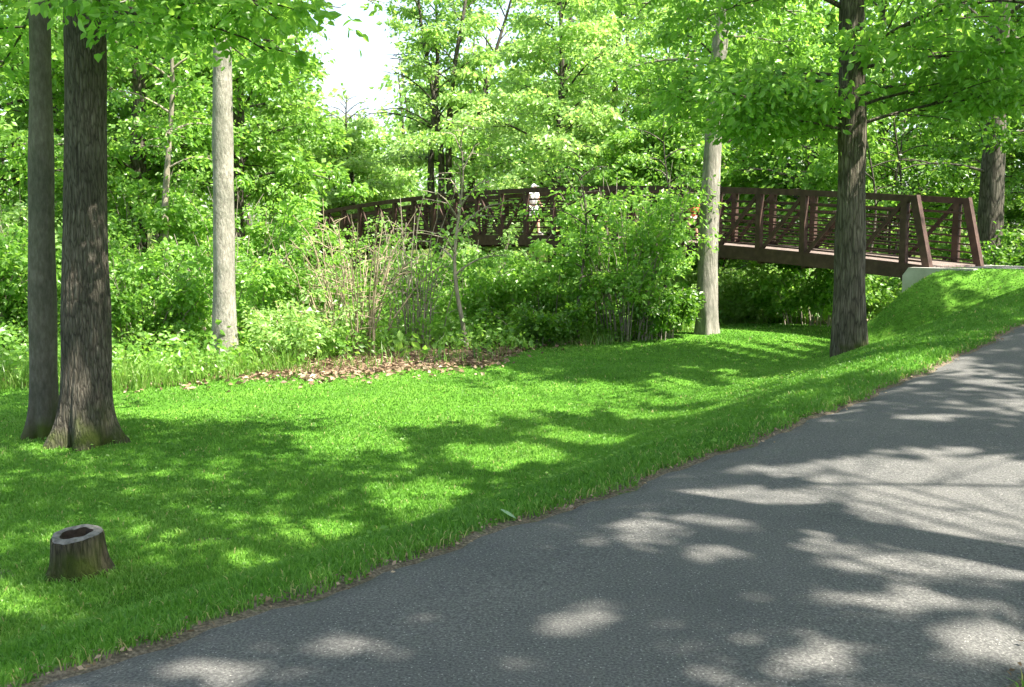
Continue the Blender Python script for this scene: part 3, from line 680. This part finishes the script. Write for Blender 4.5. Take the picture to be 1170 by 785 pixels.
shrub('leafy_shrub','dark leafy bush low beside the foot of the leaning trunk','shrub',3.55,23.9,202,LEAF_DEEP,STEM_GREY,1.6,1.1,16,36,.11,base_spread=.4)
shrub('leafy_shrub','green sapling clump hiding the bridge rail just short of the leaning trunk','shrub',3.5,25.2,203,LEAF_FRESH,STEM_GREY,4.4,.85,14,20,.12,base_spread=.4,vase=.7)
shrub('leafy_shrub','bright green bush under the middle of the bridge beside the litter','shrub',1.0,25.2,204,LEAF_FRESH,STEM_GREY,2.7,1.9,26,34,.12,base_spread=.8)
shrub('leafy_shrub','dark green low bush at the right end of the leaf litter','shrub',.55,23.6,205,LEAF_DEEP,STEM_GREY,1.1,1.2,16,30,.11,base_spread=.6)
shrub('leafy_shrub','yellow green bush at the left end of the leaf litter','shrub',-4.6,20.7,206,LEAF_YEL,STEM_TAN,1.5,1.1,18,26,.10,base_spread=.6)
shrub('leafy_shrub','fresh green shrub close behind the sunlit pale trunk','shrub',-6.4,22.0,207,LEAF_FRESH,STEM_GREY,3.4,1.8,24,32,.12,base_spread=.7)
shrub('leafy_shrub','fresh green shrub filling the gap between furrowed and pale trunks','shrub',-8.0,21.5,208,LEAF_FRESH,STEM_GREY,3.0,1.8,26,34,.12,base_spread=.7)
shrub('leafy_shrub','tall shrub behind the furrowed trunk','shrub',-10.2,22.2,209,LEAF_MID,STEM_GREY,3.8,2.0,26,34,.13,base_spread=.7)
shrub('leafy_shrub','shaded green shrub behind the slim trunk at the picture edge','shrub',-11.9,21.6,210,LEAF_FRESH,STEM_GREY,3.4,1.9,24,34,.13,base_spread=.7)
shrub('leafy_shrub','thin bush with pale shoots between the pale trunk and the bare stems','shrub',-5.2,23.6,211,LEAF_FRESH,STEM_TAN,2.6,1.6,20,28,.12,base_spread=.6)
shrub('leafy_shrub','green bush hiding the foot of the far abutment','shrub',-7.4,36.0,212,LEAF_FRESH,STEM_GREY,3.2,2.2,24,34,.16,base_spread=.8)
shrub('leafy_shrub','green shrub under the near bridge span behind the stout trunk','shrub',8.3,27.5,213,LEAF_FRESH,STEM_GREY,2.2,1.8,24,34,.14,base_spread=.8)
shrub('leafy_shrub','pale green bush under the bridge between the two lawn trunks','shrub',6.6,30.5,214,LEAF_YEL,STEM_GREY,2.0,2.0,24,34,.15,base_spread=.9)
shrub('leafy_shrub','dark bush at the end of the far truss behind the bank','shrub',13.6,25.6,215,LEAF_DEEP,STEM_GREY,2.3,1.7,22,34,.14,base_spread=.7)
shrub('leafy_shrub','dark shrub in the corner of the bank past the far truss','shrub',15.6,26.2,216,LEAF_DEEP,STEM_GREY,2.6,1.9,22,34,.14,base_spread=.7)
shrub('bare_shrub','tangle of bare tan stems rising from the brown leaf litter','shrub',-3.3,21.9,217,LEAF_FRESH,STEM_TAN,3.5,1.7,44,9,.09,leafy=.22,base_spread=.75,stem_r=.02,vase=.8)
shrub('bare_shrub','greyer bare stems reaching up in front of the bridge rail','shrub',-2.3,23.4,218,LEAF_FRESH,STEM_GREY,4.0,1.5,26,10,.10,leafy=.3,base_spread=.7,stem_r=.018,vase=.6)
shrub('bare_shrub','short pale twigs at the left side of the tan stems','shrub',-4.4,22.6,219,LEAF_YEL,STEM_TAN,3.2,1.3,22,10,.09,leafy=.35,base_spread=.6,stem_r=.014,vase=.8)
shrub('leafy_shrub','light leafy bush behind the grey sapling below the bridge','shrub',-1.0,25.6,220,LEAF_FRESH,STEM_GREY,2.6,1.7,22,30,.12,base_spread=.7)
shrub('leafy_shrub','bright low bush in the hollow under the bridge right of the leaning trunk','shrub',7.6,29.4,221,LEAF_YEL,STEM_GREY,1.7,1.6,22,34,.13,base_spread=.8)
shrub('leafy_shrub','fresh bush in the hollow beneath the near end of the bridge','shrub',9.9,29.6,222,LEAF_FRESH,STEM_GREY,2.2,1.7,22,34,.14,base_spread=.8)
shrub('leafy_shrub','small pale bush rising in front of the far half of the bridge rail','shrub',-.4,26.6,223,LEAF_YEL,STEM_GREY,3.5,1.3,18,24,.12,base_spread=.5)
shrub('leafy_shrub','tall loose shrub behind the bare stems that veils the bridge rail','shrub',-3.9,29.0,224,LEAF_FRESH,STEM_GREY,4.4,1.7,20,15,.13,base_spread=.7)
shrub('leafy_shrub','tall bright shrub in the second row behind the pale trunk','shrub',-7.2,26.6,225,LEAF_FRESH,STEM_GREY,4.8,1.9,26,34,.14,base_spread=.8)
shrub('leafy_shrub','tall bright shrub in the second row beside the thin pale trunk','shrub',-10.0,26.2,226,LEAF_FRESH,STEM_GREY,5.0,2.0,26,34,.14,base_spread=.8)
shrub('leafy_shrub','tall bright shrub in the second row behind the slim trunk','shrub',-13.2,25.0,227,LEAF_YEL,STEM_GREY,5.0,2.0,26,34,.14,base_spread=.8)


# ------------------------------------------------------------------ woods behind
tree('sapling','thin grey forked sapling beside the leaf litter in front of the bridge','sapling',-1.05,22.8,301,STEM_GREY,LEAF_FRESH,5.0,.055,1.5,1.0,11,12,.10,flare=1.2,seg=10,crook=.12,lean=(-.1,0),sub=3,up=1.15)
tree('sapling','slender dark sapling at the foot of the tall shrub','sapling',1.6,23.6,302,BARK_BACK,LEAF_FRESH,4.6,.04,1.4,1.1,10,16,.11,flare=1.1,seg=8,crook=.1,sub=3)
tree('sapling','pair of thin dark stems in leaf close by the leaning trunk','sapling',3.65,24.4,303,BARK_BACK,LEAF_FRESH,5.4,.045,2.2,.85,12,16,.11,flare=1.1,seg=8,crook=.1,sub=3)
tree('sapling','pale thin trunk showing between the furrowed and pale trunks','sapling',-8.6,25.4,304,STEM_GREY,LEAF_FRESH,9.5,.11,4.2,1.8,16,22,.14,flare=1.1,seg=10,crook=.18)
# light many-stemmed tree beyond the bridge
for k,(dx,lx,ly,h) in enumerate(((-.3,-.9,.4,15),(-.1,-.5,1.2,16),(.3,1.1,-.4,16.5),(.75,2.6,.5,15))):
    tree('light_tree',['outermost stem of the pale leafed clump beyond the bridge, leaning to the open sky','upright stem of the pale leafed clump beyond the bridge',
      'thick forked stem of the pale leafed clump beyond the bridge','stem of the pale leafed clump beyond the bridge that leans away from the open sky'][k],'tree',-3.0+dx,44+.4*k,310+k,BARK_BACK,LEAF_YEL,h,.2,5.0,3.0,20,26,.21,lean=(lx,ly),flare=1.1,seg=10,crook=.25,prune=False,crown_filter=open_sky,up=.8,group='stems of the pale leafed clump')
BT=[ # x,y,H,cb,cr,leaf,label
 (-8.5,31.0,17,2.2,3.1,LEAF_MID,'rounded green maple at the edge of the open sky, leafy to the ground'),
 (-11.0,29.5,17,1.5,4.2,LEAF_MID,'dense green tree behind the pale trunk and the furrowed trunk'),
 (-14.6,28.0,16,1.5,4.2,LEAF_FRESH,'bright green tree filling the view behind the slim trunk'),
 (-19.0,30.0,17,1.5,4.5,LEAF_MID,'tree behind the slim trunk at the far side of the woods'),
 (-12.8,37.0,18,2.5,4.6,LEAF_DEEP,'dark tree deep in the woods between furrowed and pale trunks'),
 (-18.0,40.0,18,2,5.0,LEAF_FRESH,'pale crown deep in the woods behind the slim trunk'),
 (-10.5,52.0,8.0,.8,3.0,LEAF_YEL,'low leafy tree below the patch of open sky'),
 (-8.2,50.0,7.6,.8,2.6,LEAF_YEL,'low pale tree where the far end of the bridge meets the woods'),
 (1.8,39.0,15,1.2,4.4,LEAF_YEL,'yellow green tree in full sun behind the walking person'),
 (4.6,43.0,16,1.5,4.6,LEAF_YEL,'tall yellow green tree behind the tall shrub'),
 (7.6,37.5,15,1.5,4.2,LEAF_FRESH,'fresh green tree behind the leaning trunk'),
 (10.6,42.0,16,1.5,4.6,LEAF_MID,'green tree behind the stretch of truss between the two trunks'),
 (13.5,37.0,15,1.2,4.2,LEAF_FRESH,'pale green tree seen past the stout brown trunk'),
 (17.5,40.0,16,3.0,4.4,LEAF_MID,'tree with a bare lower trunk behind the end of the bridge'),
 (21.5,38.0,16,2.5,4.6,LEAF_DEEP,'dark tree behind the big dark trunk'),
 (19.0,30.5,14,2.5,3.8,LEAF_DEEP,'dark leafy tree past the big dark trunk beside the bank'),
 (3.0,53.0,18,2,4.4,LEAF_FRESH,'tall tree deep behind the pale leafed clump'),
 (25.5,36.0,16,2.5,4.6,LEAF_DEEP,'dark tree at the far side of the bank'),
 (10.0,33.5,9,.8,2.6,LEAF_FRESH,'low leafy tree just behind the bridge past the stout trunk'),
 (4.9,36.0,8,.8,2.6,LEAF_MID,'low leafy tree just behind the bridge and the tall shrub'),
]
for i,(x,y,H,cb,cr,lf,lab) in enumerate(BT):
    tree('woodland_tree',lab,'tree',x,y,400+i,BARK_BACK,lf,H,.10+.010*H,cb,cr,38,46,.20,flare=1.15,seg=10,crook=.15,sub=7,bare_top=.1,crown_filter=open_sky,top_pow=.5,group='trees of the woods behind the bridge')
# thin bare trunks in the woods past the end of the bridge
for i,(x,y,H) in enumerate(((10.8,31.0,8),(12.2,32.5,9),(11.6,35.0,10),(14.6,31.5,9),(15.6,33.5,9.5),(13.0,33.8,10),(16.6,29.5,8),(9.4,35.5,9))):
    tree('thin_tree','thin dark stem with sparse leaves among the slender stems past the end of the bridge','tree',x,y,450+i,BARK_BACK,LEAF_FRESH,H,.055,2.4,1.4,12,10,.15,flare=1.1,seg=7,crook=.25,sub=3,prune=False,group='slender stems past the end of the bridge')


# distant woods: one unbroken mass
def distant():
    rng=rs(77); C=[];R=[];D=[]; mb=MB()
    M=900
    for i in range(M):
        az=rng.uniform(-.78,.80); d=rng.uniform(58,95); x=d*math.sin(az)*1.05; y=d*math.cos(az)
        b=x/y
        hmax=rng.uniform(15,24)
        if -.20<b<-.105: hmax=rng.uniform(4,7.5)
        elif -.105<=b<.06: hmax*=.6
        z=float(terrain(x,y)); nl=10
        for j in range(nl):
            hh=hmax*((j+rng.uniform(0,1))/nl)**.9
            rr=2.6*(1-.5*(hh/hmax)**2)
            if rng.uniform()<.22 and b>.3: continue
            C.append((x+rng.normal(0,rr*.6),y+rng.normal(0,rr*.6),z+hh+.3)); R.append(rng.uniform(.8,1.5)); a=rng.uniform(0,6.3); D.append((math.cos(a),math.sin(a),0))
        if i%5==0: mb.tube(np.array([(x,y,z-.3),(x+rng.normal(0,.3),y,z+hmax*.5),(x+rng.normal(0,.6),y,z+hmax)]),[.16,.12,.04],6,False)
    C=np.array(C);R=np.array(R);D=np.array(D)
    P=leaves_from_sprays(rng,C,R,D,17,.40,flat=.35,prune=False)
    o=link('distant_woods',leaf_mesh('distant_woods',[P],LEAF_FAR),None,kind='stuff',label='leafy woods far behind the bridge that read as one mass',category='woods')
    link('trunks',mb.build('distant_trunks',BARK_BACK,True),o,kind='stuff')
distant()

# woodland ground cover from the lawn edge inwards
def undergrowth():
    rng=rs(88); n=5200
    x=rng.uniform(-24,26,n); d=rng.exponential(6,n); y=wood_edge(x)+.25+d
    k=(lawn_mask(x,y)<.4)&(y<52); s,p=bridge_sp(x,y)
    k&=~((p>-.3)&(p<BW+.3)&(s>-8)&(s<.5)); 
    lit=(x>-5.2)&(x<-.2)&(y<wood_edge(x)+2.1); k&=~(lit&(rng.uniform(size=n)<.93))
    x,y,d=x[k],y[k],d[k]
    hh=rng.uniform(.08,.5,len(x))*(.5+np.minimum(d,4)/3.)
    C=np.stack([x,y,terrain(x,y)+hh],1); R=rng.uniform(.25,.6,len(x)); a=rng.uniform(0,6.3,len(x)); D=np.stack([np.cos(a),np.sin(a),a*0],1)
    P=leaves_from_sprays(rng,C,R,D,26,.13,flat=.3,prune=False)
    link('undergrowth',leaf_mesh('undergrowth',[P],LEAF_FRESH),None,kind='stuff',label='low leafy ground cover under the trees at the lawn edge',category='undergrowth')
undergrowth()

# fallen brown leaves
def fallen():
    rng=rs(99)
    x=rng.normal(-2.6,1.55,9000); y=wood_edge(x)+rng.normal(.9,.85,9000)
    x2=rng.uniform(-16,14,3000); y2=wood_edge(x2)+np.abs(rng.normal(0,1.5,3000))
    x=np.concatenate([x,x2]); y=np.concatenate([y,y2])
    # dry scraps along the path edges
    t=rng.uniform(-1,16,1900); q=np.where(rng.uniform(size=1900)<.75,edge_wob(t)+rng.normal(.01,.05,1900),-PW+rng.normal(0,.05,1900))
    xe=PE[0]+PD[0]*t-PD[1]*q; ye=PE[1]+PD[1]*t+PD[0]*q
    def flakes(x,y,s,lift,zn):
        n=len(x); P=np.stack([x,y,terrain(x,y)+lift+rng.uniform(0,.03,n)*s/.12],1)
        a=rng.uniform(0,6.3,n); tip=np.stack([np.cos(a),np.sin(a),rng.normal(0,.35,n)],1); tip/=np.linalg.norm(tip,axis=1)[:,None]
        nr=np.stack([rng.normal(0,.8,n),rng.normal(0,.8,n),np.ones(n)],1); nr-=tip*np.sum(nr*tip,1)[:,None]; nr/=np.linalg.norm(nr,axis=1)[:,None]
        return P,tip,nr,s*rng.uniform(.5,1.3,n),rng.uniform(0,1,n),.62
    link('fallen_leaves',leaf_mesh('fallen_leaves',[flakes(x,y,.12,.02,0),flakes(xe,ye,.026,.012,0)],DRY_M),None,kind='stuff',label='dry brown leaf litter below the bare stems at the lawn edge',category='leaf litter')
fallen()

# ------------------------------------------------------------------ grass
def blades(rng,x,y,h,w,bend,tint):
    n=len(x); z=terrain(x,y)-.006; a=rng.uniform(0,2*math.pi,n); b=rng.uniform(0,2*math.pi,n)
    d=np.stack([np.cos(a),np.sin(a)],1)*(w/2)[:,None]; lean=np.stack([np.cos(b),np.sin(b)],1)*(bend*h)[:,None]
    V=np.empty((n,5,3)); 
    V[:,0,:2]=np.stack([x,y],1)-d; V[:,1,:2]=np.stack([x,y],1)+d; V[:,0,2]=z; V[:,1,2]=z
    V[:,2,:2]=np.stack([x,y],1)-d*.8+lean*.35; V[:,3,:2]=np.stack([x,y],1)+d*.8+lean*.35; V[:,2,2]=V[:,3,2]=z+h*.6
    V[:,4,:2]=np.stack([x,y],1)+lean; V[:,4,2]=z+h*(1-.25*bend)
    i=np.arange(n)[:,None]*5
    return V.reshape(-1,3), i+np.array([0,1,3,2]), i+np.array([2,3,4]), np.repeat(tint,5)
def grass():
    rng=rs(123); xs=[];ys=[]
    for (y0,y1,dens) in ((2.6,5,3800),(5,7.5,3600),(7.5,10.5,2200),(10.5,14.5,1250),(14.5,19,700),(19,24,420),(24,31,200)):
        xl=-.62*y1-1.5; xr=.60*y1+1.5; n=int((y1-y0)*(xr-xl)*dens)
        x=rng.uniform(xl,xr,n); y=rng.uniform(y0,y1,n); t,q=path_tq(x,y)
        k=((q>edge_wob(t)+.0)|(q<-PW-.02))&(lawn_mask(x,y)>rng.uniform(.25,.75,n))
        k&=(np.abs(x)<.60*y+1.2)
        s,p=bridge_sp(x,y); k&=~((p>-.0)&(p<BW)&(s<.1)&(s>-7)); k&=~((p>-.8)&(p<BW+.8)&(s>-.3)&(s<1))
        sp=.95*np.exp(-(((x+4.25)/.55)**2+((y-7.35)/.16)**2)); k&=rng.uniform(size=n)>sp
        sp2=.5*np.exp(-(((x+2.6)/.9)**2+((y-8.35-.22*(x+2.6))/.07)**2)); k&=rng.uniform(size=n)>sp2
        for tx,ty,r in ((-5.4,12.4,.36),(-6.17,12.9,.25),(6.2,18.2,.3),(-3.35,7.45,.2)): k&=np.hypot(x-tx,y-ty)>r
        xs.append(x[k]);ys.append(y[k])
    x=np.concatenate(xs);y=np.concatenate(ys);n=len(x); d=np.hypot(x,y)
    clump=.5+.5*np.sin(x*3.1+np.sin(y*2.3)*1.5)*np.sin(y*2.7+np.sin(x*1.9)*1.3)
    h=rng.uniform(.028,.066,n)*(.75+.5*clump)*(1-.008*d); w=(.0028+.0009*d)*rng.uniform(.7,1.3,n)
    t,q=path_tq(x,y); near=np.exp(-np.abs(np.where(q>0,q,-PW-q))/.12); h*=1+.35*near
    tint=np.clip(.42+.18*(clump-.5)+.13*np.sin(x*.8+1)*np.sin(y*.6)+rng.normal(0,1,n)*np.where(d<9,.15,.09),0,.9); tint=np.where(rng.uniform(size=n)<.018+.22*near*rng.uniform(0,1,n),1,tint)
    V,Q,T,a=blades(rng,x,y,h,w,rng.uniform(.2,.9,n),tint)
    print('grass blades',n)
    link('grass',make_mesh('grass',V,[Q,T],GRASS_M,False,{'tint':a}),None,kind='stuff',label='bright green mown lawn sloping away from the path',category='grass')
    # clover and small broad weeds in the turf
    m=9000; x=rng.uniform(-8,6,m); y=rng.uniform(3.2,15,m); t,q=path_tq(x,y)
    k=(q>.06)&(np.sin(x*1.7+1)*np.sin(y*1.3+2)+rng.normal(0,.4,m)>.35); x,y=x[k],y[k]; m=len(x)
    P=np.stack([x,y,terrain(x,y)+rng.uniform(.03,.07,m)],1); aa=rng.uniform(0,6.3,m); tip=np.stack([np.cos(aa),np.sin(aa),rng.normal(0,.2,m)],1); tip/=np.linalg.norm(tip,axis=1)[:,None]
    nr=np.stack([rng.normal(0,.3,m),rng.normal(0,.3,m),np.ones(m)],1); nr-=tip*np.sum(nr*tip,1)[:,None]; nr/=np.linalg.norm(nr,axis=1)[:,None]
    link('clover',leaf_mesh('clover',[(P,tip,nr,rng.uniform(.025,.055,m),rng.uniform(.2,.8,m),.8)],LEAF_MID),None,kind='stuff',label='small broad clover leaves scattered through the shaded turf',category='clover')
    # tall unmown grass at the foot of the woods
    n=16000; x=rng.uniform(-11,9,n); off=rng.gamma(1.6,.5,n); y=wood_edge(x)+off-.25+.35*np.sin(x*3.7)*np.sin(x*1.3+1)+rng.normal(0,.12,n)
    cl=np.sin(x*2.2)*np.sin(x*.9+2)
    k=rng.uniform(size=n)<np.where((x<-4.3),.95,np.where(x<.3,.10,np.where(x>5,.7,.3+.2*cl)))
    x,y,off=x[k],y[k],off[k];n=len(x)
    V,Q,T,a=blades(rng,x,y,rng.uniform(.12,.62,n)*np.clip(.35+off*.9,.3,1),rng.uniform(.010,.020,n),rng.uniform(.15,.8,n),rng.beta(2,2.4,n))
    link('tall_grass',make_mesh('tall_grass',V,[Q,T],WEED_M,False,{'tint':a}),None,kind='stuff',label='tall pale unmown grass where the lawn meets the woods',category='grass')
grass()

# ------------------------------------------------------------------ light, sky, camera
w=bpy.data.worlds.new('World'); scene.world=w; w.use_nodes=True; nt=w.node_tree; nt.nodes.clear()
sky=nt.nodes.new('ShaderNodeTexSky'); sky.sky_type='NISHITA'; sky.sun_disc=False
sky.sun_elevation=SUN_EL; sky.sun_rotation=math.atan2(SH[0],SH[1]); sky.air_density=1.0; sky.dust_density=2.5; sky.ozone_density=1.0
bg=nt.nodes.new('ShaderNodeBackground'); bg.inputs[1].default_value=.115; o=nt.nodes.new('ShaderNodeOutputWorld')
hs=nt.nodes.new('ShaderNodeHueSaturation'); hs.inputs['Saturation'].default_value=.75; nt.links.new(sky.outputs[0],hs.inputs['Color']); nt.links.new(hs.outputs[0],bg.inputs[0]); nt.links.new(bg.outputs[0],o.inputs[0])
sl=bpy.data.lights.new('sun','SUN'); sl.energy=5.0; sl.angle=math.radians(.53); sl.color=(1,.94,.82)
so=bpy.data.objects.new('sun',sl); COL.objects.link(so); so.rotation_euler=Vector((-SUN[0],-SUN[1],-SUN[2])).to_track_quat('-Z','Y').to_euler()
cam=bpy.data.cameras.new('camera'); co=bpy.data.objects.new('camera',cam); COL.objects.link(co); scene.camera=co
cam.sensor_width=36; cam.lens=36*1137/1170; cam.clip_start=.05; cam.clip_end=1500
co.location=(0,0,1.6); co.rotation_euler=(math.radians(90)-math.atan(122.5/1137),0,0)
scene.render.engine='CYCLES'; cy=scene.cycles
cy.max_bounces=7; cy.diffuse_bounces=4; cy.glossy_bounces=2; cy.transmission_bounces=5; cy.transparent_max_bounces=6
cy.caustics_reflective=False; cy.caustics_refractive=False; cy.sample_clamp_indirect=6
cy.use_adaptive_sampling=True; cy.adaptive_threshold=.015
try: cy.use_denoising=True; cy.denoiser='OPENIMAGEDENOISE'
except Exception: pass
scene.render.resolution_x=1024; scene.render.resolution_y=687
vs=scene.view_settings; vs.view_transform='Standard'; vs.look='None'; vs.exposure=1.97; vs.gamma=1; vs.use_curve_mapping=False
